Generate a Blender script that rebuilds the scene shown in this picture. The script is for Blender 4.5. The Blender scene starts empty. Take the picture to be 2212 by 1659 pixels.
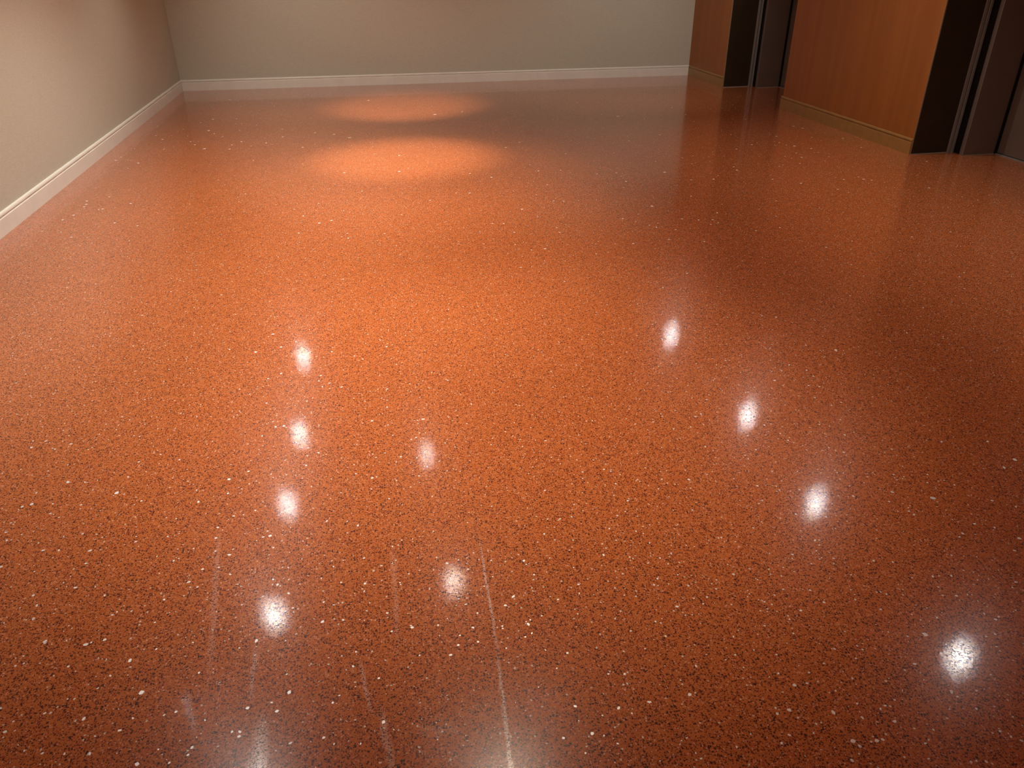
import bpy, bmesh, math, random
from mathutils import Matrix, Vector

random.seed(11)
scene = bpy.context.scene
COL = scene.collection

# ------------------------------------------------------------------ camera
cam_data = bpy.data.cameras.new('camera')
cam = bpy.data.objects.new('camera', cam_data)
COL.objects.link(cam)
R = ((0.9836276, -0.09558522, 0.15277501),
     (-0.18003173, -0.48317453, 0.85681442),
     (-0.0080818, -0.87029066, -0.49247218))      # columns: right, down, forward
CAM_H = 1.5
cam.matrix_world = Matrix(((R[0][0], -R[0][1], -R[0][2], 0.0),
                           (R[1][0], -R[1][1], -R[1][2], 0.0),
                           (R[2][0], -R[2][1], -R[2][2], CAM_H),
                           (0, 0, 0, 1)))
cam_data.sensor_width = 36.0
cam_data.lens = 1645.27 / 2212.0 * 36.0
cam_data.clip_start = 0.02
scene.camera = cam

# ------------------------------------------------------------------ world, colour management
world = bpy.data.worlds.new('world')
scene.world = world
world.use_nodes = True
world.node_tree.nodes['Background'].inputs[0].default_value = (1.0, 0.85, 0.7, 1)
world.node_tree.nodes['Background'].inputs[1].default_value = 0.0
scene.view_settings.view_transform = 'Standard'
scene.view_settings.look = 'None'
scene.view_settings.gamma = 1.0
scene.view_settings.use_curve_mapping = False
scene.view_settings.exposure = 0.08
# keep the fine grain of the terrazzo when the picture is cleaned
scene.cycles.denoising_prefilter = 'NONE'

# ------------------------------------------------------------------ light settings
LAMP_COLOR = (1.0, 0.95, 0.85)
LAMP_EMIT = 230.0         # lens of the main downlights, left row
RIGHT_EMIT = 250.0        # right row
SMALL_EMIT = 170.0          # lens of the small accent lights, seen off-beam
LEFT_W, RIGHT_W = 132.0, 56.0   # beams of the two bright rows
MID_W = 190.0              # beam of the middle row
SPOT_W = 370.0              # beam of the accent lights
CEIL_H = 2.6
LEFT_LAMPS = [(-1.01, 8.23), (-0.953, 6.552), (-0.991, 5.441), (-0.994, 4.161),
              (-0.97, 2.80)]
RIGHT_LAMPS = [(3.405, 7.939), (3.497, 6.028), (3.442, 4.609), (3.528, 2.925)]
SMALL_LAMPS = [(0.243, 5.962), (0.30, 4.255), (0.39, 2.50)]
# accent: x, y, aim x, aim y, beam degrees, power factor
ACCENTS = [(0.28, 8.009, 0.42, 9.12, 44, 1.1), (0.263, 6.591, 0.28, 6.62, 42, 1.0)]


# ------------------------------------------------------------------ helpers
def link(name, bm, mat, parent=None, smooth=False):
    me = bpy.data.meshes.new(name)
    bm.normal_update()
    bm.to_mesh(me)
    bm.free()
    if smooth:
        for p in me.polygons:
            p.use_smooth = True
    o = bpy.data.objects.new(name, me)
    COL.objects.link(o)
    if mat:
        me.materials.append(mat)
    if parent:
        o.parent = parent
        o.matrix_parent_inverse = parent.matrix_world.inverted()
    return o


def box(bm, x0, y0, z0, x1, y1, z1, bevel=0.0):
    vs = [bm.verts.new(v) for v in ((x0, y0, z0), (x1, y0, z0), (x1, y1, z0), (x0, y1, z0),
                                    (x0, y0, z1), (x1, y0, z1), (x1, y1, z1), (x0, y1, z1))]
    fs = [bm.faces.new([vs[i] for i in f]) for f in
          ((3, 2, 1, 0), (4, 5, 6, 7), (0, 1, 5, 4), (1, 2, 6, 5), (2, 3, 7, 6), (3, 0, 4, 7))]
    if bevel:
        es = {e for f in fs for e in f.edges}
        bmesh.ops.bevel(bm, geom=list(es), offset=bevel, segments=2, affect='EDGES', profile=0.5)


def box_obj(name, a, b, mat, parent=None, bevel=0.0):
    bm = bmesh.new()
    box(bm, a[0], a[1], a[2], b[0], b[1], b[2], bevel)
    return link(name, bm, mat, parent)


def struct(o):
    o['kind'] = 'structure'
    return o


def mat_new(name):
    m = bpy.data.materials.new(name)
    m.use_nodes = True
    nt = m.node_tree
    return m, nt, nt.nodes['Principled BSDF']


class N:
    """tiny node helper"""
    def __init__(self, nt):
        self.nt = nt

    def n(self, t, **kw):
        nd = self.nt.nodes.new(t)
        for k, v in kw.items():
            setattr(nd, k, v)
        return nd

    def l(self, a, b):
        self.nt.links.new(a, b)

    def val(self, sock, v):
        if isinstance(v, (int, float)):
            sock.default_value = v
        else:
            self.l(v, sock)

    def math(self, op, a, b=None, c=None, clamp=False):
        nd = self.n('ShaderNodeMath', operation=op)
        nd.use_clamp = clamp
        self.val(nd.inputs[0], a)
        if b is not None:
            self.val(nd.inputs[1], b)
        if c is not None:
            self.val(nd.inputs[2], c)
        return nd.outputs[0]

    def smooth(self, v, lo, hi, a=0.0, b=1.0):
        nd = self.n('ShaderNodeMapRange', interpolation_type='SMOOTHSTEP')
        self.val(nd.inputs[0], v)
        nd.inputs[1].default_value = lo
        nd.inputs[2].default_value = hi
        nd.inputs[3].default_value = a
        nd.inputs[4].default_value = b
        return nd.outputs[0]

    def noise(self, vec, scale, detail=2.0, rough=0.5):
        nd = self.n('ShaderNodeTexNoise')
        if vec is not None:
            self.l(vec, nd.inputs['Vector'])
        nd.inputs['Scale'].default_value = scale
        nd.inputs['Detail'].default_value = detail
        nd.inputs['Roughness'].default_value = rough
        return nd

    def mix(self, fac, a, b):
        nd = self.n('ShaderNodeMix', data_type='RGBA')
        self.val(nd.inputs[0], fac)
        for s, v in ((nd.inputs[6], a), (nd.inputs[7], b)):
            if isinstance(v, tuple):
                s.default_value = (*v, 1)
            else:
                self.l(v, s)
        return nd.outputs[2]


# ------------------------------------------------------------------ materials
def terrazzo():
    m, nt, bs = mat_new('red_terrazzo')
    g = N(nt)
    pos = g.n('ShaderNodeTexCoord').outputs['Object']
    sep = g.n('ShaderNodeSeparateXYZ')
    g.l(pos, sep.inputs[0])
    X, Y = sep.outputs[0], sep.outputs[1]
    # warped coordinates so that the chips are angular and irregular
    wn = g.noise(pos, 330, 1.0)
    wv = g.n('ShaderNodeVectorMath', operation='SUBTRACT')
    g.l(wn.outputs['Color'], wv.inputs[0])
    wv.inputs[1].default_value = (0.5, 0.5, 0.5)
    ws = g.n('ShaderNodeVectorMath', operation='SCALE')
    g.l(wv.outputs[0], ws.inputs[0])
    ws.inputs['Scale'].default_value = 0.0062
    wa = g.n('ShaderNodeVectorMath', operation='ADD')
    g.l(pos, wa.inputs[0])
    g.l(ws.outputs[0], wa.inputs[1])
    wp = wa.outputs[0]

    def chips(scale, keep, rmin, rmax, soft=0.04):
        v = g.n('ShaderNodeTexVoronoi', voronoi_dimensions='2D')
        g.l(wp, v.inputs['Vector'])
        v.inputs['Scale'].default_value = scale
        sc = g.n('ShaderNodeSeparateColor')
        g.l(v.outputs['Color'], sc.inputs[0])
        on = g.math('LESS_THAN', sc.outputs[0], keep)
        rad = g.math('MULTIPLY_ADD', sc.outputs[1], rmax - rmin, rmin)
        d = g.math('SUBTRACT', rad, v.outputs['Distance'])
        inside = g.smooth(d, -soft, soft)
        return g.math('MULTIPLY', on, inside), sc.outputs[2]

    dark1, r1 = chips(240, 0.68, 0.15, 0.50)
    dark2, r2 = chips(145, 0.25, 0.14, 0.44)
    red, _ = chips(160, 0.12, 0.2, 0.5)
    pink, _ = chips(185, 0.17, 0.12, 0.42)
    white, _ = chips(95, 0.045, 0.08, 0.26)

    big = g.noise(pos, 0.9, 3.0).outputs['Fac']
    mid = g.noise(pos, 45, 3.0, 0.6).outputs['Fac']
    fine = g.noise(pos, 620, 2.0, 0.7).outputs['Fac']
    base = g.mix(g.smooth(fine, 0.3, 0.7), FLOOR_A, FLOOR_B)
    base = g.mix(g.math('MULTIPLY', g.smooth(mid, 0.35, 0.75), 0.35), base, FLOOR_C)
    base = g.mix(g.math('MULTIPLY', g.smooth(big, 0.35, 0.7), 0.25), base, FLOOR_D)
    base = g.mix(g.math('MULTIPLY', red, 0.8), base, (0.50, 0.075, 0.03))
    darkc = g.mix(r1, (0.030, 0.006, 0.006), (0.17, 0.028, 0.018))
    base = g.mix(g.math('MULTIPLY', dark1, 0.92), base, darkc)
    base = g.mix(g.math('MULTIPLY', dark2, 0.95), base, (0.055, 0.014, 0.014))
    base = g.mix(g.math('MULTIPLY', pink, 0.8), base, (0.80, 0.38, 0.25))
    base = g.mix(white, base, (0.92, 0.86, 0.76))

    # scuffed buffing lines in the polish, their lamp reflections painted in as pale colour, (x0,y0,x1,y1,half width,strength)
    scuff_sheen = None
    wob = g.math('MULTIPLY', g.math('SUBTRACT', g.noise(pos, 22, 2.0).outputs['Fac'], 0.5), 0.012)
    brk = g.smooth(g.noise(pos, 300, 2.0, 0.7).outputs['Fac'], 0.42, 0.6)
    for (x0, y0, x1, y1, w, s) in SCUFF_SHEENS:
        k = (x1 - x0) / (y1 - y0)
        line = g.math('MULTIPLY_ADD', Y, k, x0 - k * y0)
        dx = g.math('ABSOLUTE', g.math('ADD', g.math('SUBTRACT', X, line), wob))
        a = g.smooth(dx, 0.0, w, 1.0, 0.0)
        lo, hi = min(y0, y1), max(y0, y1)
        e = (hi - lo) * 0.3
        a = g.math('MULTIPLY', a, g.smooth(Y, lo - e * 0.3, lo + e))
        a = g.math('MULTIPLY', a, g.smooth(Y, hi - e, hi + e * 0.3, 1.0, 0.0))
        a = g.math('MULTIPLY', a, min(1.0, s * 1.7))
        scuff_sheen = a if scuff_sheen is None else g.math('MAXIMUM', scuff_sheen, a)
    scuff_sheen = g.math('MULTIPLY', scuff_sheen, g.math('MULTIPLY_ADD', brk, 0.85, 0.15))
    scuff_sheen = g.math('MULTIPLY', scuff_sheen, g.math('MULTIPLY_ADD', g.math('MAXIMUM', dark1, dark2), -0.8, 1.0))
    base = g.mix(scuff_sheen, base, (0.80, 0.66, 0.62))
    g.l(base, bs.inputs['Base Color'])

    anydark = g.math('MAXIMUM', dark1, dark2)
    bump = g.n('ShaderNodeBump')
    bump.inputs['Strength'].default_value = 0.11
    bump.inputs['Distance'].default_value = 0.0005
    hgt = g.math('ADD', g.math('MULTIPLY', anydark, -0.6), g.math('MULTIPLY', fine, 0.6))
    g.l(hgt, bump.inputs['Height'])
    g.l(bump.outputs[0], bs.inputs['Normal'])
    # polish: sharp coat over a softer body gloss
    bs.inputs['Roughness'].default_value = 0.22
    bs.inputs['Specular IOR Level'].default_value = 0.36
    wear = g.smooth(g.noise(pos, 3.2, 4.0, 0.6).outputs['Fac'], 0.35, 0.7, 0.026, 0.040)
    g.val(bs.inputs['Coat Roughness'], g.math('MULTIPLY_ADD', scuff_sheen, 0.3, wear))
    g.val(bs.inputs['Coat Weight'], g.math('MULTIPLY_ADD', anydark, -0.75, 1.0))
    bs.inputs['Coat IOR'].default_value = 1.45
    g.l(bump.outputs[0], bs.inputs['Coat Normal'])
    return m


def wallpaper(name, col, axis):
    m, nt, bs = mat_new(name)
    g = N(nt)
    pos = g.n('ShaderNodeTexCoord').outputs['Object']
    mp = g.n('ShaderNodeMapping')
    g.l(pos, mp.inputs[0])
    # long threads along the wall, short across
    mp.inputs['Scale'].default_value = (60, 26, 460) if axis == 'y' else (26, 60, 460)
    th = g.noise(mp.outputs[0], 1.0, 3.0, 0.6).outputs['Fac']
    mp2 = g.n('ShaderNodeMapping')
    g.l(pos, mp2.inputs[0])
    mp2.inputs['Scale'].default_value = (420, 420, 30)
    th2 = g.noise(mp2.outputs[0], 1.0, 2.0, 0.5).outputs['Fac']
    t = g.math('ADD', g.math('MULTIPLY', th, 0.75), g.math('MULTIPLY', th2, 0.25))
    d = tuple(c * 0.92 for c in col)
    u = tuple(min(1, c * 1.07) for c in col)
    g.l(g.mix(g.smooth(t, 0.34, 0.66), d, u), bs.inputs['Base Color'])
    bump = g.n('ShaderNodeBump')
    bump.inputs['Strength'].default_value = 0.25
    bump.inputs['Distance'].default_value = 0.0006
    g.l(t, bump.inputs['Height'])
    g.l(bump.outputs[0], bs.inputs['Normal'])
    bs.inputs['Roughness'].default_value = 0.75
    bs.inputs['Specular IOR Level'].default_value = 0.25
    return m


def veneer():
    m, nt, bs = mat_new('wood_veneer')
    g = N(nt)
    pos = g.n('ShaderNodeTexCoord').outputs['Object']
    mp = g.n('ShaderNodeMapping')
    g.l(pos, mp.inputs[0])
    mp.inputs['Scale'].default_value = (9, 9, 0.35)
    a = g.noise(mp.outputs[0], 1.0, 3.0, 0.5).outputs['Fac']
    mp2 = g.n('ShaderNodeMapping')
    g.l(pos, mp2.inputs[0])
    mp2.inputs['Scale'].default_value = (160, 160, 2.5)
    b = g.noise(mp2.outputs[0], 1.0, 3.0, 0.6).outputs['Fac']
    c = g.mix(g.smooth(a, 0.3, 0.7), WOOD_A, WOOD_B)
    c = g.mix(g.math('MULTIPLY', g.smooth(b, 0.4, 0.75), 0.30), c, WOOD_C)
    g.l(c, bs.inputs['Base Color'])
    bs.inputs['Roughness'].default_value = 0.38
    bs.inputs['Specular IOR Level'].default_value = 0.35
    return m


def painted(name, col, rough=0.4, var=0.05, spec=0.4, scale=6.0, metallic=0.0):
    m, nt, bs = mat_new(name)
    g = N(nt)
    pos = g.n('ShaderNodeTexCoord').outputs['Object']
    f = g.noise(pos, scale, 4.0, 0.6).outputs['Fac']
    g.l(g.mix(g.smooth(f, 0.3, 0.7), tuple(c * (1 - var) for c in col), tuple(min(1, c * (1 + var)) for c in col)),
        bs.inputs['Base Color'])
    bs.inputs['Roughness'].default_value = rough
    bs.inputs['Specular IOR Level'].default_value = spec
    bs.inputs['Metallic'].default_value = metallic
    return m


def brushed(name, col, rough=0.36, metal=0.85):
    m, nt, bs = mat_new(name)
    g = N(nt)
    pos = g.n('ShaderNodeTexCoord').outputs['Object']
    mp = g.n('ShaderNodeMapping')
    g.l(pos, mp.inputs[0])
    mp.inputs['Scale'].default_value = (500, 500, 3)
    f = g.noise(mp.outputs[0], 1.0, 2.0, 0.6).outputs['Fac']
    g.l(g.mix(f, tuple(c * 0.85 for c in col), tuple(c * 1.15 for c in col)), bs.inputs['Base Color'])
    g.val(bs.inputs['Roughness'], g.math('MULTIPLY_ADD', f, 0.12, rough - 0.06))
    bs.inputs['Metallic'].default_value = metal
    return m


def emitter(name, col, strength):
    m = bpy.data.materials.new(name)
    m.use_nodes = True
    nt = m.node_tree
    nt.nodes.clear()
    e = nt.nodes.new('ShaderNodeEmission')
    e.inputs[0].default_value = (*col, 1)
    e.inputs[1].default_value = strength
    o = nt.nodes.new('ShaderNodeOutputMaterial')
    nt.links.new(e.outputs[0], o.inputs[0])
    return m


FLOOR_A = (0.52, 0.138, 0.032)
FLOOR_B = (0.69, 0.205, 0.058)
FLOOR_C = (0.50, 0.118, 0.032)
FLOOR_D = (0.61, 0.185, 0.052)
WOOD_A = (0.31, 0.106, 0.022)
WOOD_B = (0.36, 0.130, 0.028)
WOOD_C = (0.26, 0.084, 0.017)
SCUFF_SHEENS = [(0.205, 1.72, 0.189, 1.277, 0.006, 0.55), (0.190, 1.32, 0.160, 0.90, 0.008, 1.0),
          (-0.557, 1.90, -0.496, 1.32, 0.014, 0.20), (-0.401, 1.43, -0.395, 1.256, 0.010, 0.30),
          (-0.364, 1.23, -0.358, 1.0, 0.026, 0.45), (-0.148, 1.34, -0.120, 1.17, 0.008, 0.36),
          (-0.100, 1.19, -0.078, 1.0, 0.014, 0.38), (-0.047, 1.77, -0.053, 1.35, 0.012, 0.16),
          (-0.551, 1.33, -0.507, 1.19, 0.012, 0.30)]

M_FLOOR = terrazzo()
WALL_COL = (0.60, 0.60, 0.50)
M_WALL_Y = wallpaper('woven_wallpaper_side', WALL_COL, 'y')
M_WALL_X = wallpaper('woven_wallpaper_back', WALL_COL, 'x')
M_BASE = painted('cream_painted_wood', (0.90, 0.90, 0.82), 0.38, 0.03)
M_WOOD = veneer()
M_WOODBASE = painted('ochre_painted_wood', (0.34, 0.19, 0.055), 0.32, 0.07, 0.5, 14)
M_BLACK = painted('black_laminate', (0.036, 0.022, 0.011), 0.45, 0.1, 0.3)
M_GAP = painted('dark_recess', (0.008, 0.006, 0.005), 0.6, 0.1, 0.2)
M_BRONZE = brushed('bronze_steel', (0.20, 0.150, 0.118), 0.40, 0.35)
M_STRIP = brushed('grey_steel', (0.34, 0.31, 0.28), 0.38, 0.35)
M_EDGE = painted('pale_edge_strip', (0.35, 0.22, 0.13), 0.35, 0.05, 0.5)
M_CEIL = painted('white_ceiling_paint', (0.78, 0.74, 0.68), 0.8, 0.02, 0.2)
M_CAULK = painted('grey_caulk', (0.34, 0.27, 0.21), 0.6, 0.1)
M_TRIMRING = painted('white_enamel', (0.8, 0.78, 0.74), 0.4, 0.02)
M_GLASS = painted('white_glass_chip', (1.0, 1.0, 0.985), 0.42, 0.01, 1.0, 30, 0.4)
M_MIRROR = painted('bluish_glass_chip', (0.95, 0.97, 1.0), 0.36, 0.01, 1.0, 30, 0.6)
M_PINKCHIP = painted('pink_marble_chip', (0.78, 0.50, 0.40), 0.2, 0.06, 0.5, 30)

XL, XR, YB, YF = -2.295, 4.45, 10.85, -3.2     # wall planes; XR is the face of the right-hand pillars
BACK_Y0, BACK_Y1 = 10.885, 10.715              # the back wall runs very slightly out of square

# ------------------------------------------------------------------ room shell
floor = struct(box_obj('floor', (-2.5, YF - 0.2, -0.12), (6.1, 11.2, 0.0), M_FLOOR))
struct(box_obj('ceiling', (-2.5, YF - 0.2, CEIL_H), (6.1, 11.2, CEIL_H + 0.1), M_CEIL))
struct(box_obj('wall_left', (XL - 0.15, YF, 0.0), (XL, 11.1, CEIL_H), M_WALL_Y))
struct(box_obj('wall_front', (XL - 0.15, YF - 0.15, 0.0), (6.0, YF, CEIL_H), M_WALL_X))


def prism(bm, pts, z0, z1):
    lo = [bm.verts.new((x, y, z0)) for x, y in pts]
    hi = [bm.verts.new((x, y, z1)) for x, y in pts]
    n = len(pts)
    bm.faces.new(lo[::-1])
    bm.faces.new(hi)
    for i in range(n):
        bm.faces.new((lo[i], lo[(i + 1) % n], hi[(i + 1) % n], hi[i]))


bm = bmesh.new()
prism(bm, [(XL, BACK_Y0 + 0.014), (6.0, BACK_Y0 + 0.014 - (BACK_Y0 - BACK_Y1) * (6.0 - XL) / (4.44 - XL)),
           (6.0, 11.15), (XL, 11.15)], 0.0, CEIL_H)
struct(link('wall_back', bm, M_WALL_X))

PROFILE = [(0.0, 0.0), (0.014, 0.0), (0.014, 0.094), (0.0130, 0.0975), (0.0060, 0.1000), (0.0060, 0.1040),
           (0.0110, 0.1055), (0.0130, 0.1090), (0.0135, 0.1140), (0.0125, 0.1200), (0.0095, 0.1255),
           (0.0050, 0.1290), (0.0, 0.1300)]


def baseboard(name, p, q, nrm, mat, parent=None):
    """profile swept from p to q; nrm is the direction it stands proud of the wall"""
    bm = bmesh.new()
    ends = []
    for e in (p, q):
        ends.append([bm.verts.new((e[0] + nrm[0] * t, e[1] + nrm[1] * t, z)) for t, z in PROFILE])
    n = len(PROFILE)
    for i in range(n):
        bm.faces.new((ends[0][i], ends[1][i], ends[1][(i + 1) % n], ends[0][(i + 1) % n]))
    bm.faces.new(ends[0][::-1])
    bm.faces.new(ends[1])
    bmesh.ops.recalc_face_normals(bm, faces=bm.faces)
    return link(name, bm, mat, parent)


struct(baseboard('baseboard_left', (XL, YF), (XL, BACK_Y0 + 0.012), (1, 0), M_BASE))
struct(baseboard('baseboard_back', (XL, BACK_Y0 + 0.014), (XR + 0.1, BACK_Y1 + 0.0135), (0, -1), M_BASE))
struct(baseboard('baseboard_front', (XL, YF), (XR, YF), (0, 1), M_BASE))

# ------------------------------------------------------------------ right-hand wall: clad pillars between two lift doors
XD = 5.14                                        # plane of the lift doors
PILLARS = [(9.58, 10.78), (5.81, 8.07), (2.0, 4.22), (YF, -1.6)]
wall_right = struct(box_obj('wall_right', (5.40, YF, 0.0), (6.0, 11.1, CEIL_H), M_BLACK))
for k, (y0, y1) in enumerate(PILLARS):
    far = k == 0
    core = box_obj('pillar_core', (XR + 0.004, y0, 0.0), (5.40, y1, CEIL_H), M_BLACK, wall_right)
    e1 = y1 if far else y1 - 0.025
    box_obj('wood_panel', (XR - 0.006, y0 + 0.004, 0.122), (XR + 0.004, e1, CEIL_H), M_WOOD, wall_right)
    box_obj('panel_edge', (XR - 0.0064, y0 - 0.0005, 0.0), (XR + 0.004, y0 + 0.004, CEIL_H), M_EDGE, wall_right)
    struct(baseboard('baseboard_right', (XR, y0 + 0.001), (XR, y1), (-1, 0), M_WOODBASE))
    if k < 3:
        box_obj('caulk_line', (XR + 0.004, y0 - 0.006, 0.0), (4.80, y0, 0.006), M_CAULK, wall_right)
box_obj('caulk_line', (XL + 0.014, BACK_Y0 - 0.2, 0.0), (XL + 0.018, BACK_Y0 - 0.19, 0.003), M_CAULK, wall_right)
bpy.data.objects.remove(bpy.data.objects['caulk_line.003'])


def lift_door(name, ya, yb):
    """opening between y=ya (near) and y=yb (far)"""
    d = bpy.data.objects.new(name, None)
    COL.objects.link(d)
    d.location = (XD, (ya + yb) / 2, 0)
    bpy.context.view_layer.update()
    struct(d)
    for s in (1, -1):
        ye = yb if s > 0 else ya

        def bx(nm, x0, d0, z0, x1, d1, z1, mat, bev=0.0):
            a, b = sorted((ye - s * d0, ye - s * d1))
            return box_obj(nm, (x0, a, z0), (x1, b, z1), mat, d, bev)
        # two slim steel strips against the black pillar side, then the dark reveal of the frame
        bx('steel_strip', 4.785, 0.0005, 0.0, 4.812, 0.012, CEIL_H, M_STRIP, 0.002)
        bx('steel_strip', 4.820, 0.0005, 0.0, 4.842, 0.016, CEIL_H, M_STRIP, 0.002)
        bx('shadow_gap', 4.850, 0.0, 0.0, 5.20, 0.085, CEIL_H, M_GAP)
        bx('door_jamb', 4.843, 0.085, 0.0, 5.20, 0.128, CEIL_H, M_BRONZE, 0.002)
        bx('sight_rail', 4.8415, 0.1255, 0.0, 4.8445, 0.1287, CEIL_H, M_STRIP, 0.001)
        bx('door_gap_shade', 5.134, 0.125, 0.0, 5.158, 0.137, 2.12, M_GAP)  # solid black strip standing in for the shade of the door gap
    mid = (ya + yb) / 2
    j = 0.128
    box_obj('door_panel', (XD + 0.018, ya + j - 0.02, 0.012), (XD + 0.05, mid - 0.002, 2.12), M_BRONZE, d, 0.002)
    box_obj('door_panel', (XD + 0.018, mid + 0.002, 0.012), (XD + 0.05, yb - j - 0.004, 2.12), M_BRONZE, d, 0.002)
    box_obj('door_header', (4.85, ya + j, 2.12), (5.30, yb - j, CEIL_H), M_BRONZE, d, 0.002)
    box_obj('back_plate', (5.30, ya + 0.01, 0.0), (5.32, yb - 0.01, CEIL_H), M_GAP, d)
    box_obj('door_sill', (XD, ya + j, 0.0), (5.20, yb - j, 0.007), M_STRIP, d, 0.001)
    for s, ye in ((1, yb), (-1, ya)):
        a, b = sorted((ye - s * j, ye - s * (j + 0.005)))
        box_obj('caulk_line', (4.85, a, 0.0), (XD, b, 0.005), M_CAULK, d)
    return d


lift_door('door_1', 8.07, 9.58)
lift_door('door_2', 4.22, 5.81)
lift_door('door_3', -1.6, 2.0)

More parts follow.
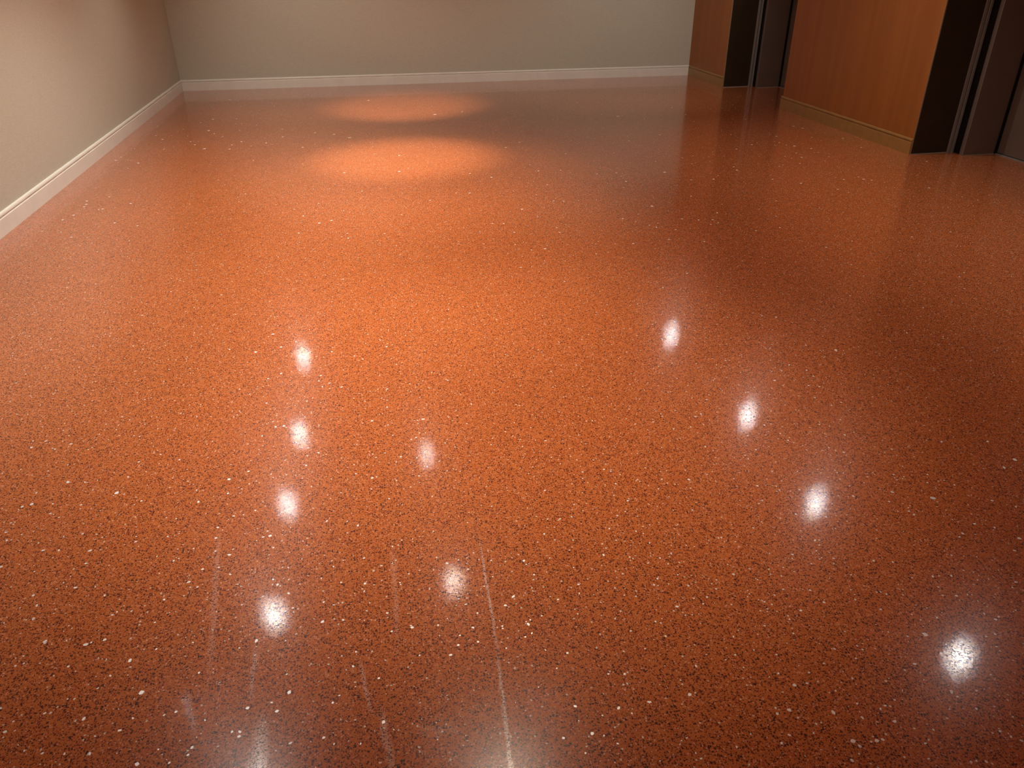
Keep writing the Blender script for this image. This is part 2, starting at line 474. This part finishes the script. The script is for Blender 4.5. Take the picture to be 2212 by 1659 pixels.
# ------------------------------------------------------------------ glass and marble chips set in the floor
# x, y in metres, size in millimetres
CHIPS = [
(1.159,0.816,8.5),(1.14,0.821,5.3),(1.044,0.844,6.3),(1.269,0.845,8.3),(0.996,0.857,5.2),(1.254,0.858,7.7),(0.882,0.871,9.6),(1.24,0.874,7.7),(1.06,0.878,7.9),(0.917,0.898,9.2),
(0.975,0.903,8.3),(0.961,0.903,11.2),(1.099,0.904,6.4),(0.91,0.912,11.3),(1.06,0.915,5.3),(0.569,0.934,6.6),(1.229,0.934,7.8),(0.755,0.936,8.3),(1.028,0.939,10.6),(0.655,0.945,7.6),
(0.481,0.945,4.2),(0.836,0.946,6.1),(0.781,0.951,9),(0.963,0.961,8.9),(0.866,0.967,6.2),(0.699,0.969,5.8),(1.209,0.971,7.3),(1.016,0.974,8),(1.032,0.98,8),(0.544,0.982,4.3),
(1.204,0.985,13.4),(0.907,0.986,12),(1.062,0.99,6.5),(0.33,0.992,5.1),(0.972,0.997,6.4),(0.405,1.001,6.5),(0.781,1.006,7.5),(0.812,1.01,9.8),(1.328,1.011,6.4),(0.784,1.021,6.5),
(0.381,1.025,5.6),(0.357,1.035,8.9),(0.292,1.036,7.5),(0.943,1.038,5.8),(1.311,1.046,12.8),(0.459,1.068,5.8),(0.889,1.069,8.5),(0.857,1.07,9.5),(1.171,1.073,10.2),(0.392,1.075,4.3),
(1.402,1.082,7.8),(0.434,1.087,10.6),(0.508,1.089,10.7),(0.606,1.091,9.4),(0.909,1.097,7.5),(-0.146,1.105,6.1),(0.836,1.108,7.7),(0.338,1.11,9.1),(-0.203,1.115,5.7),(1.427,1.118,7.9),
(-0.297,1.135,8.7),(-0.226,1.135,7.2),(-0.549,1.135,6.9),(0.763,1.14,6.2),(-0.616,1.145,11),(-0.513,1.147,6.4),(1.067,1.149,6.7),(-0.095,1.15,9.1),(1.007,1.15,7.8),(1.255,1.15,14.7),
(1.207,1.153,6.4),(1.463,1.16,8.7),(0.858,1.161,5.8),(-0.508,1.164,8.4),(0.652,1.165,7.6),(1.477,1.167,8.7),(0.73,1.169,5.1),(-0.41,1.173,9.4),(-0.579,1.173,5),(0.476,1.175,7.4),
(0.759,1.179,5.7),(0.438,1.182,5.9),(1.448,1.183,6.8),(-0.41,1.185,9.9),(-0.427,1.188,7.4),(-0.723,1.19,9.3),(0.69,1.193,4.1),(1.32,1.194,7.8),(-0.777,1.2,7.9),(-0.825,1.21,7.4),
(0.932,1.215,5.5),(0.321,1.221,4.5),(-0.208,1.223,6.9),(-0.333,1.224,9.9),(-0.866,1.224,5.9),(-0.491,1.23,6.1),(-0.724,1.233,5.2),(0.779,1.233,7.9),(-0.674,1.238,9.4),(0.549,1.238,5.6),
(-0.194,1.24,6.9),(-0.4,1.245,8.6),(1.195,1.247,8.3),(-0.347,1.25,5.5),(0.872,1.252,6.5),(1.421,1.253,8.2),(0.945,1.26,6.8),(-0.585,1.261,6.7),(0.357,1.261,7.1),(1.386,1.261,6.8),
(-0.56,1.265,7.7),(-0.653,1.266,6.8),(0.613,1.266,8.8),(1.613,1.268,10.1),(-0.309,1.271,11.6),(-0.102,1.272,8),(0.306,1.28,5.1),(-0.925,1.282,9.9),(0.989,1.282,8),(-0.762,1.285,11.2),
(1.395,1.291,6.2),(1.15,1.291,7.2),(1.063,1.297,8.2),(0.532,1.299,6.8),(0.885,1.301,6),(0.906,1.303,5.5),(0.212,1.304,4.9),(-0.917,1.307,5.5),(0.074,1.309,9.1),(0.616,1.31,6.3),
(0.925,1.316,6.1),(-0.854,1.317,8.8),(0.604,1.317,6.3),(-0.162,1.319,8.1),(-0.001,1.322,5.5),(1.458,1.322,9.1),(0.687,1.323,5.3),(-0.318,1.325,6.7),(0.91,1.328,6.7),(1.406,1.329,9),
(0.265,1.33,5.8),(-0.65,1.335,12.8),(0.096,1.336,6.9),(0.146,1.337,6.4),(0.284,1.339,7.4),(1.05,1.345,6.5),(-0.815,1.348,4.9),(-0.959,1.351,8.5),(0.748,1.352,7.1),(0.677,1.356,10.8),
(0.981,1.361,7.7),(0.104,1.366,5.2),(-0.754,1.367,7.1),(0.214,1.368,5.3),(0.281,1.369,12.4),(-0.527,1.369,7.4),(0.768,1.373,7.1),(0.732,1.375,7.1),(0.214,1.376,6.2),(0.277,1.379,5),
(1.702,1.379,9.8),(0.414,1.38,4.7),(0.289,1.383,5.6),(0.14,1.385,8.5),(0.321,1.391,5),(1.513,1.395,6.5),(0.804,1.397,6.1),(-0.735,1.4,8.3),(1.333,1.401,7.6),(0.053,1.41,5.9),
(0.583,1.411,5.4),(-0.065,1.412,6.8),(-0.013,1.415,8.9),(1.284,1.416,8.3),(0.554,1.421,4.9),(0.974,1.421,5.2),(1.754,1.421,11.5),(0.735,1.422,9.4),(-0.016,1.422,6.8),(0.819,1.428,6.8),
(-0.441,1.429,5.9),(0.158,1.432,6),(-0.7,1.439,12.8),(0.376,1.439,8),(0.874,1.44,9.7),(0.645,1.443,7.7),(-0.402,1.444,13.4),(0.234,1.445,9.5),(1.179,1.446,8.8),(-0.843,1.448,6.8),
(0.437,1.45,7),(1.588,1.46,9.7),(-0.133,1.462,4.8),(0.662,1.463,6.7),(-0.644,1.464,6.7),(0.722,1.467,6.2),(0.132,1.468,7.2),(-0.558,1.469,6),(0.261,1.472,12),(1.608,1.472,11.3),
(-0.971,1.474,7),(-0.187,1.474,7.5),(-0.074,1.476,8),(1.718,1.477,9.3),(-0.24,1.478,11.8),(-0.953,1.478,5.3),(0.444,1.483,9.3),(1.073,1.483,8.1),(1.147,1.484,6.8),(0.574,1.499,6.7),
(-0.963,1.503,6.5),(1.672,1.504,10),(0.744,1.512,7.4),(-0.822,1.513,12.7),(0.711,1.513,6.2),(0.558,1.513,5.6),(-0.81,1.517,6.3),(-0.779,1.52,10.9),(-0.118,1.521,5.4),(1.167,1.526,10.4),
(0.658,1.527,7.4),(-0.213,1.532,4.9),(-0.924,1.537,7.7),(0.697,1.54,8),(0.042,1.541,4.2),(-0.318,1.541,7.7),(0.332,1.542,6.3),(-0.926,1.543,11.8),(-0.239,1.547,7.1),(0.735,1.551,8.6),
(1.853,1.551,9.7),(0.218,1.556,4.9),(-0.667,1.557,6.9),(0.614,1.56,6.8),(-0.132,1.567,7.7),(1.522,1.576,7.5),(-0.035,1.581,6.6),(0.543,1.582,10.2),(0.319,1.586,5.9),(0.904,1.589,6.6),
(1.803,1.591,8.9),(1.517,1.594,8.3),(-0.13,1.596,9.4),(0.155,1.598,6.7),(-0.333,1.598,9),(0.315,1.602,10.1),(-0.783,1.605,8.8),(0.69,1.607,7.6),(-0.009,1.611,7.2),(1.015,1.612,8.6),
(-0.194,1.613,6.1),(-0.773,1.614,7.1),(1.255,1.617,7.9),(0.224,1.621,6.7),(0.553,1.628,6.3),(-0.982,1.63,11),(0.1,1.633,10.9),(0.597,1.636,7.6),(-0.66,1.637,8.2),(-0.365,1.637,9.7),
(1.63,1.638,18.8),(-0.248,1.639,5.7),(0.133,1.641,6.4),(1.171,1.647,7.9),(1.486,1.648,6.1),(0.685,1.65,5.3),(-0.083,1.658,7.9),(-0.379,1.66,6.9),(0.667,1.663,7.1),(-0.58,1.669,7.6),
(0.37,1.671,4.6),(-0.99,1.678,10.6),(-0.216,1.68,6.9),(-0.822,1.683,9.7),(1.742,1.685,8.1),(1.525,1.689,10.8),(0.593,1.69,9.4),(-0.607,1.694,10.7),(1.392,1.694,7.5),(-0.131,1.699,7.5),
(-0.341,1.7,7),(0.396,1.703,8.2),(-0.499,1.703,7.6),(1.665,1.713,7.2),(-1.012,1.72,8.8),(-0.856,1.723,6.2),(0.869,1.725,6.8),(1.101,1.727,8.3),(-0.909,1.73,10.6),(-0.049,1.733,7.5),
(-0.534,1.738,7.7),(1.967,1.738,13.7),(-0.578,1.739,9.6),(0.634,1.743,6.6),(1.694,1.752,7.3),(1.243,1.757,7.5),(0.458,1.761,8.9),(0.496,1.764,7.2),(2.035,1.771,14.9),(1.585,1.773,8.8),
(-0.512,1.786,11.5),(-0.665,1.79,8),(-0.39,1.794,7.2),(1.121,1.801,9.2),(0.688,1.807,9.9),(-0.554,1.81,6.7),(0.518,1.82,6.7),(-0.909,1.826,7),(-0.618,1.833,7.4),(0.803,1.846,7.6),
(-0.147,1.847,9.6),(-0.424,1.847,9.2),(-0.404,1.849,11),(-1.142,1.857,9.4),(1.205,1.866,6.8),(-0.561,1.869,9.3),(-0.413,1.872,8),(0.918,1.875,11.7),(-0.913,1.881,12.4),(2.024,1.885,10.7),
(-0.239,1.887,8.6),(0.986,1.89,7.2),(0.832,1.893,7.7),(0.757,1.896,6.4),(-0.792,1.897,9),(0.677,1.899,9.5),(-1.003,1.9,9.9),(-0.703,1.903,7.7),(1.668,1.906,8.4),(0.753,1.907,7.1),
(-1.048,1.908,10),(0.444,1.908,8.7),(1.865,1.914,10.4),(-0.563,1.918,8.2),(-0.796,1.921,6.5),(1.496,1.921,8.1),(0.086,1.945,8.1),(1.159,1.947,6.2),(1.461,1.956,9),(-0.049,1.96,6.9),
(-1.009,1.962,6.7),(-0.957,1.964,7.4),(-0.523,1.965,8.3),(0.681,1.967,7.1),(-1.17,1.976,9.7),(-0.46,1.98,8.3),(0.588,1.981,7.1),(0.662,1.982,9.1),(-0.695,1.985,6.5),(1.209,1.993,7.7),
(0.676,2.01,6.6),(-1.187,2.016,9.8),(1.56,2.019,8.2),(-0.103,2.021,7.6),(1.346,2.025,7.3),(1.045,2.044,9),(0.587,2.052,8.6),(-0.642,2.059,12),(-1.188,2.06,9.2),(1.34,2.071,8),
(0.572,2.077,6),(-0.099,2.081,11.7),(-1.084,2.085,9.9),(-0.556,2.086,10.6),(-0.821,2.098,8.9),(1.508,2.1,7.6),(0.084,2.11,7.9),(-1.004,2.113,9.1),(-0.152,2.115,7.2),(-0.658,2.123,6.8),
(1.31,2.134,9.6),(-1.184,2.139,11.6),(-1.159,2.147,12.3),(-0.017,2.156,6.6),(-0.909,2.157,14.8),(-0.563,2.164,11.6),(-0.429,2.167,6.7),(0.978,2.172,9.3),(1.044,2.173,7.2),(-0,2.185,9),
(0.508,2.187,10.9),(-0.317,2.195,7.4),(-0.505,2.198,8.2),(-1.165,2.207,9.6),(1.623,2.214,8.7),(1.67,2.226,9.6),(0.922,2.231,9.3),(1.088,2.236,11),(-1.027,2.238,9.5),(-0.895,2.243,7.2),
(-1.083,2.249,14.7),(1.115,2.25,9.6),(-0.279,2.264,8.1),(1.591,2.278,8.8),(0.97,2.279,8.1),(0.043,2.287,6.8),(0.06,2.295,7.5),(-0.746,2.313,9.4),(-0.88,2.326,11),(-1.168,2.329,8.4),
(1.177,2.345,7.6),(1.653,2.353,10.7),(-0.817,2.359,8.8),(1.615,2.369,9),(-0.035,2.399,9),(-0.482,2.412,7.9),(0.095,2.413,14.2),(1.504,2.434,9.8),(1.673,2.436,8.4),(-0.092,2.438,11.7),
(-1.189,2.464,8.7),(-0.439,2.464,8.6),(-0.41,2.465,10.6),(1.672,2.488,9.3),(-1.145,2.489,11.8),(-1.275,2.491,12),(1.57,2.504,9.2),(-0.033,2.525,10),(-1.238,2.526,11.3),(1.625,2.544,9.4),
(1.887,2.631,17.1),(-0.336,2.632,7.6),(1.383,2.632,7.6),(-0.489,2.646,8.4),(1.155,2.654,6.6),(1.107,2.661,7.4),(-0.027,2.666,9.7),(0.216,2.69,8.4),(-0.205,2.717,12.7),(-0.281,2.735,9.3),
(-0.253,2.759,9.3),(-0.296,2.785,8.7),(-0.29,2.831,9.5),(-0.5,2.846,9.6),(0.02,2.869,6.6),(-0.452,2.881,11.9),(-0.119,2.945,9.8),(-0.154,2.98,7.6),(1.798,2.997,13.5),(1.74,3.024,9.6),
(1.575,3.039,8.5),(1.314,3.041,11.9),(-0.25,3.042,9.3),(-0.016,3.043,13.1),(-0.471,3.132,10.4),(-0.518,3.274,10.8),(1.895,4.077,10.8),(1.472,4.128,11.2),(0.86,4.141,9.5),(0.943,4.146,12.3),
(1.704,4.156,12.2),(0.107,4.214,6.8),(2.455,4.229,10.1),(1.809,4.321,11.2),(2.064,4.378,9.2),(1.709,4.39,10.5),(2.122,4.397,9.3),(1.094,4.42,10.2),(1.681,4.442,10.6),(2.114,4.466,11),
(0.821,4.476,11.6),(2.024,4.479,10.9),(1.929,4.523,10.9),(-0.187,4.573,13.1),(2.202,4.597,11.3),(1.56,4.609,11.6),(0.033,4.615,8.8),(0.787,4.659,9.8),(0.717,4.676,9.8),(-0.489,4.734,10.6),
(-1.494,4.793,9.5),(1.836,4.832,19.6),(3.937,4.853,13.6),(-0.371,4.917,12.5),(-1.864,4.941,13.3),(0.961,4.943,12.8),(-0.296,4.956,15.7),(3.282,4.957,11.9),(2.185,5.005,10.3),(1.279,5.069,14),
(1.212,5.091,12.4),(-0.481,5.092,12.9),(-1.517,5.1,10.9),(-2.086,5.106,11.3),(3.662,5.131,12.6),(3.109,5.165,13.2),(3.618,5.167,12.6),(-1.678,5.194,14.6),(3.472,5.194,11.4),(3.618,5.239,9.3),
(1.128,5.267,10.2),(0.373,5.288,11.7),(2.956,5.31,11.4),(-2.034,5.336,13.4),(2.526,5.406,13.1),(0.668,5.411,12),(2.353,5.425,13),(-1.995,5.432,15.4),(1.862,5.483,13.6),(1.262,5.514,12.4),
(-1.865,5.53,11),(-1.842,5.541,11.9),(4.431,5.568,12.9),(-1.983,5.623,12.1),(2.815,5.625,11.8),(-0.094,5.629,10.6),(-1.685,5.644,12),(2.24,5.682,21),(-1.987,5.685,12.2),(3.4,5.717,12.1),
(2.833,5.725,11.9),(1.865,5.739,13.2),(1.71,5.745,11.2),(3.645,5.758,8.6),(-2.008,5.773,14.3),(0.892,5.817,12),(-1.879,5.851,9.6),(3.751,5.887,8.8),(2.55,5.893,10),(3.521,5.911,15),
(1.461,5.919,12.4),(1.285,5.933,12.3),(0.744,5.967,12.2),(2.292,6.037,10.1),(3.747,6.044,10.3),(3.557,6.067,11.5),(4.207,6.138,12.1),(0.204,6.144,15.4),(3.766,6.192,13.1),(-0.224,6.197,12.6),
(3.672,6.31,21.1),(3.127,6.314,13.1),(3.624,6.366,10.6),(3.336,6.446,13.5),(1.637,6.457,11.4),(3.61,6.473,13.4),(4.26,6.512,12.6),(4.004,6.609,9.8),(0.234,6.701,14.6),(3.712,6.722,14.2),
(1.177,6.808,17.2),(2.319,6.828,13.4),(-1.919,6.897,20),(1.337,6.992,14.3),(4.133,7.014,14.6),(2.685,7.016,13.9),(-2.134,7.041,13.7),(4.098,7.122,19.2),(-2.121,7.164,15),(-0.601,7.213,14.6),
(-1.239,7.279,16),(-1.462,7.341,19.7),(-1.82,7.408,13),(-1.242,7.452,11.7),(1.172,7.465,14),(-0.941,7.468,16.3),(-1.575,7.534,13.1),(-0.186,7.535,24),(3.801,7.563,13),(-1.171,7.58,15.4),
(-1.64,7.685,13.3),(-0.81,7.709,14.4),(-0.334,7.732,16.7),(-0.517,7.845,14.6),(-1.378,7.845,13.5),(-1.92,7.848,17.5),(3.307,7.942,14.6),(2.583,8.006,24),(-1.479,8.019,12.6),(-2.022,8.054,11.5),
(-0.842,8.092,15.1),(-1.557,8.184,24),(-1.817,8.306,11.8),(3.31,8.356,13.8),(-2.105,8.533,13.5),(0.709,8.543,24),(4.607,8.567,16.4),(-1.703,8.633,13.5),(1.02,8.646,16.1),(-2.216,8.768,15.3),
(-1.365,8.77,12.3),(-1.606,8.797,19.3),(2.376,8.908,14.2),(-1.043,9.506,11.7),(0.028,9.622,20.7),(-1.601,10.051,24),(-0.697,10.237,12.6),(1.717,10.659,16.5)
]


def chip_outline(n, rnd, stretch):
    pts = []
    for i in range(n):
        a = 2 * math.pi * (i + rnd.uniform(-0.28, 0.28)) / n
        r = rnd.uniform(0.72, 1.0) * 0.5
        pts.append((math.cos(a) * r, math.sin(a) * r * stretch))
    return pts


def add_chip(bm, pts, x, y, s, rot, h):
    c, sn = math.cos(rot), math.sin(rot)
    top = [bm.verts.new((x + (p[0] * c - p[1] * sn) * s, y + (p[0] * sn + p[1] * c) * s, h)) for p in pts]
    bot = [bm.verts.new((v.co.x, v.co.y, -0.0005)) for v in top]
    n = len(pts)
    bm.faces.new(top)
    for i in range(n):
        bm.faces.new((bot[i], bot[(i + 1) % n], top[(i + 1) % n], top[i]))


rnd = random.Random(5)
protos = []
for mat, count in ((M_GLASS, 10), (M_MIRROR, 3)):
    lst = []
    for k in range(count):
        bm = bmesh.new()
        add_chip(bm, chip_outline(rnd.choice((5, 6, 7)), rnd, rnd.uniform(0.6, 1.0)), 0, 0, 0.010, 0, 0.0004)
        me = bpy.data.meshes.new('glass_chip')
        bm.to_mesh(me)
        bm.free()
        me.materials.append(mat)
        lst.append(me)
    protos.append(lst)

order = sorted(CHIPS, key=lambda c: -c[2] / math.sqrt(c[0] ** 2 + c[1] ** 2 + CAM_H ** 2))
for i, (x, y, s) in enumerate(order[:300]):
    s *= 1.0 + 0.45 * min(1.0, max(0.0, (y - 2.5) / 3.0))
    me = rnd.choice(protos[1 if i % 14 == 0 else 0])
    o = bpy.data.objects.new('glass_chip', me)
    COL.objects.link(o)
    k = s / 8.8
    o.location = (x, y, 0)
    o.scale = (k, k, 1)
    o.rotation_euler = (0, 0, rnd.uniform(0, 6.28))
    o.parent = floor

rest = bmesh.new()
for (x, y, s) in order[300:]:
    s *= 1.0 + 0.45 * min(1.0, max(0.0, (y - 2.5) / 3.0))
    add_chip(rest, chip_outline(6, rnd, rnd.uniform(0.6, 1.0)), x, y, s / 850, rnd.uniform(0, 6.28), 0.0004)
# and the small ones in between
x0, x1, y0, y1 = XL + 0.03, XR - 0.03, -1.0, 10.65
for i in range(int((x1 - x0) * (y1 - y0) * 200)):
    x, y = rnd.uniform(x0, x1), rnd.uniform(y0, y1)
    s = 0.0026 + 0.0028 * rnd.random() ** 2.5
    if rnd.random() < 0.03:
        s *= 1.8
    add_chip(rest, chip_outline(5, rnd, rnd.uniform(0.5, 1.0)), x, y, s, rnd.uniform(0, 6.28), 0.0003)
for i in range(int((x1 - x0) * (y1 - 2.4) * 11)):
    x, y = rnd.uniform(x0, x1), rnd.uniform(2.4, y1)
    add_chip(rest, chip_outline(6, rnd, rnd.uniform(0.6, 1.0)), x, y, 0.0065 + 0.0075 * rnd.random() ** 2, rnd.uniform(0, 6.28), 0.0004)
o = link('glass_grit', rest, M_GLASS, floor)
o['kind'] = 'stuff'
pk = bmesh.new()
for i in range(int((x1 - x0) * (y1 - y0) * 110)):
    x, y = rnd.uniform(x0, x1), rnd.uniform(y0, y1)
    s = 0.003 + 0.005 * rnd.random() ** 2
    add_chip(pk, chip_outline(6, rnd, rnd.uniform(0.5, 1.0)), x, y, s, rnd.uniform(0, 6.28), 0.0002)
o = link('marble_grit', pk, M_PINKCHIP, floor)
o['kind'] = 'stuff'

# ------------------------------------------------------------------ ceiling downlights
M_LENS = emitter('lit_lens', (1.0, 0.985, 0.92), LAMP_EMIT)
M_LENS_R = emitter('lit_lens_right_row', (1.0, 0.99, 0.94), RIGHT_EMIT)
M_SMALL = emitter('lit_small_lens', (1.0, 0.95, 0.82), SMALL_EMIT)
M_TINY = emitter('lit_accent_lens', (1.0, 0.86, 0.62), 14.0)


def ring_mesh(name, r_in, r_out, drop):
    bm = bmesh.new()
    prof = [(r_in, -0.001), (r_in + 0.002, -drop * 0.7), ((r_in + r_out) / 2, -drop), (r_out - 0.002, -drop * 0.7), (r_out, 0.0)]
    seg = 28
    rings = []
    for i in range(seg):
        a = 2 * math.pi * i / seg
        rings.append([bm.verts.new((math.cos(a) * r, math.sin(a) * r, z)) for r, z in prof])
    for i in range(seg):
        for j in range(len(prof) - 1):
            bm.faces.new((rings[i][j], rings[(i + 1) % seg][j], rings[(i + 1) % seg][j + 1], rings[i][j + 1]))
    me = bpy.data.meshes.new(name)
    bm.to_mesh(me)
    bm.free()
    me.materials.append(M_TRIMRING)
    return me


def disc_mesh(name, r, mat):
    bm = bmesh.new()
    seg = 16
    bm.faces.new([bm.verts.new((math.cos(-2 * math.pi * i / seg) * r, math.sin(-2 * math.pi * i / seg) * r, -0.003))
                  for i in range(seg)])
    me = bpy.data.meshes.new(name)
    bm.to_mesh(me)
    bm.free()
    me.materials.append(mat)
    return me


BIG = (ring_mesh('trim_ring', 0.037, 0.075, 0.009), disc_mesh('lens', 0.033, M_LENS))
BIG_R = (BIG[0], disc_mesh('lens', 0.033, M_LENS_R))
SML = (ring_mesh('trim_ring', 0.030, 0.052, 0.008), disc_mesh('lens', 0.030, M_SMALL))
TIN = (ring_mesh('trim_ring', 0.022, 0.045, 0.008), disc_mesh('lens', 0.020, M_TINY))


def downlight(x, y, kit, label, group):
    e = bpy.data.objects.new('ceiling_downlight', None)
    COL.objects.link(e)
    e.location = (x, y, CEIL_H)
    e['label'] = label
    e['category'] = 'light'
    e['group'] = group
    for me in kit:
        c = bpy.data.objects.new(me.name.split('.')[0], me)
        COL.objects.link(c)
        c.parent = e
    return e


def beam(e, ax, ay, ang, watts, blend, col):
    ld = bpy.data.lights.new('beam', 'SPOT')
    ld.energy = watts
    ld.color = col
    ld.spot_size = math.radians(ang)
    ld.spot_blend = blend
    ld.shadow_soft_size = 0.02
    lo = bpy.data.objects.new('beam', ld)
    COL.objects.link(lo)
    lo.parent = e
    lo.location = (0, 0, -0.02)
    v = Vector((ax - e.location.x, ay - e.location.y, -CEIL_H))
    lo.rotation_euler = v.to_track_quat('-Z', 'Y').to_euler()


ORD = ['farthest', 'second farthest', 'third farthest', 'fourth farthest', 'fifth farthest', 'sixth farthest', 'seventh farthest']
for i, (x, y) in enumerate(LEFT_LAMPS):
    e = downlight(x, y, BIG, 'bright round ceiling downlight, %s of the row beside the beige left wall' % ORD[i],
              'downlights in the row beside the left wall')
    if i == 0:
        beam(e, x, y, 110, LEFT_W * 0.6, 1.0, LAMP_COLOR)
        beam(e, x + 0.7, y + 2.2, 90, LEFT_W * 0.75, 1.0, LAMP_COLOR)  # second beam added to brighten the back wall
    else:
        ang = 80 if y < 3.5 else (95 if y < 4.5 else 108)      # nearer cones narrowed so the floor mirrors less of each beam
        beam(e, x, y, ang, LEFT_W * (0.95 if y < 3.5 else 1.0), 1.0, LAMP_COLOR)
for i, (x, y) in enumerate(RIGHT_LAMPS):
    e = downlight(x, y, BIG_R, 'bright round ceiling downlight, %s of the row beside the lift doors' % ORD[i],
              'downlights in the row beside the lift doors')
    if i == 0:
        beam(e, x - 0.3, y + 2.4, 95, RIGHT_W * 1.7, 1.0, LAMP_COLOR)  # beam tilted onto the back wall to brighten it
    else:
        beam(e, x, y, 90 if y < 3.5 else 110, RIGHT_W, 1.0, LAMP_COLOR)
for i, (x, y) in enumerate(SMALL_LAMPS):
    e = downlight(x, y, SML, 'small dim ceiling downlight, %s of the middle row' % ORD[i], 'small downlights of the middle row')
    beam(e, x + 0.1, y, 74, MID_W, 1.0, (1.0, 0.86, 0.68))
for i, (x, y, ax, ay, ang, pw) in enumerate(ACCENTS):
    e = downlight(x, y, TIN, 'narrow beam ceiling accent light %s' % ('nearer the back wall' if i == 0 else 'farther from the back wall'),
                  'accent lights over the floor')
    beam(e, ax, ay, ang, SPOT_W * pw, 0.9, (1.0, 0.84, 0.66))
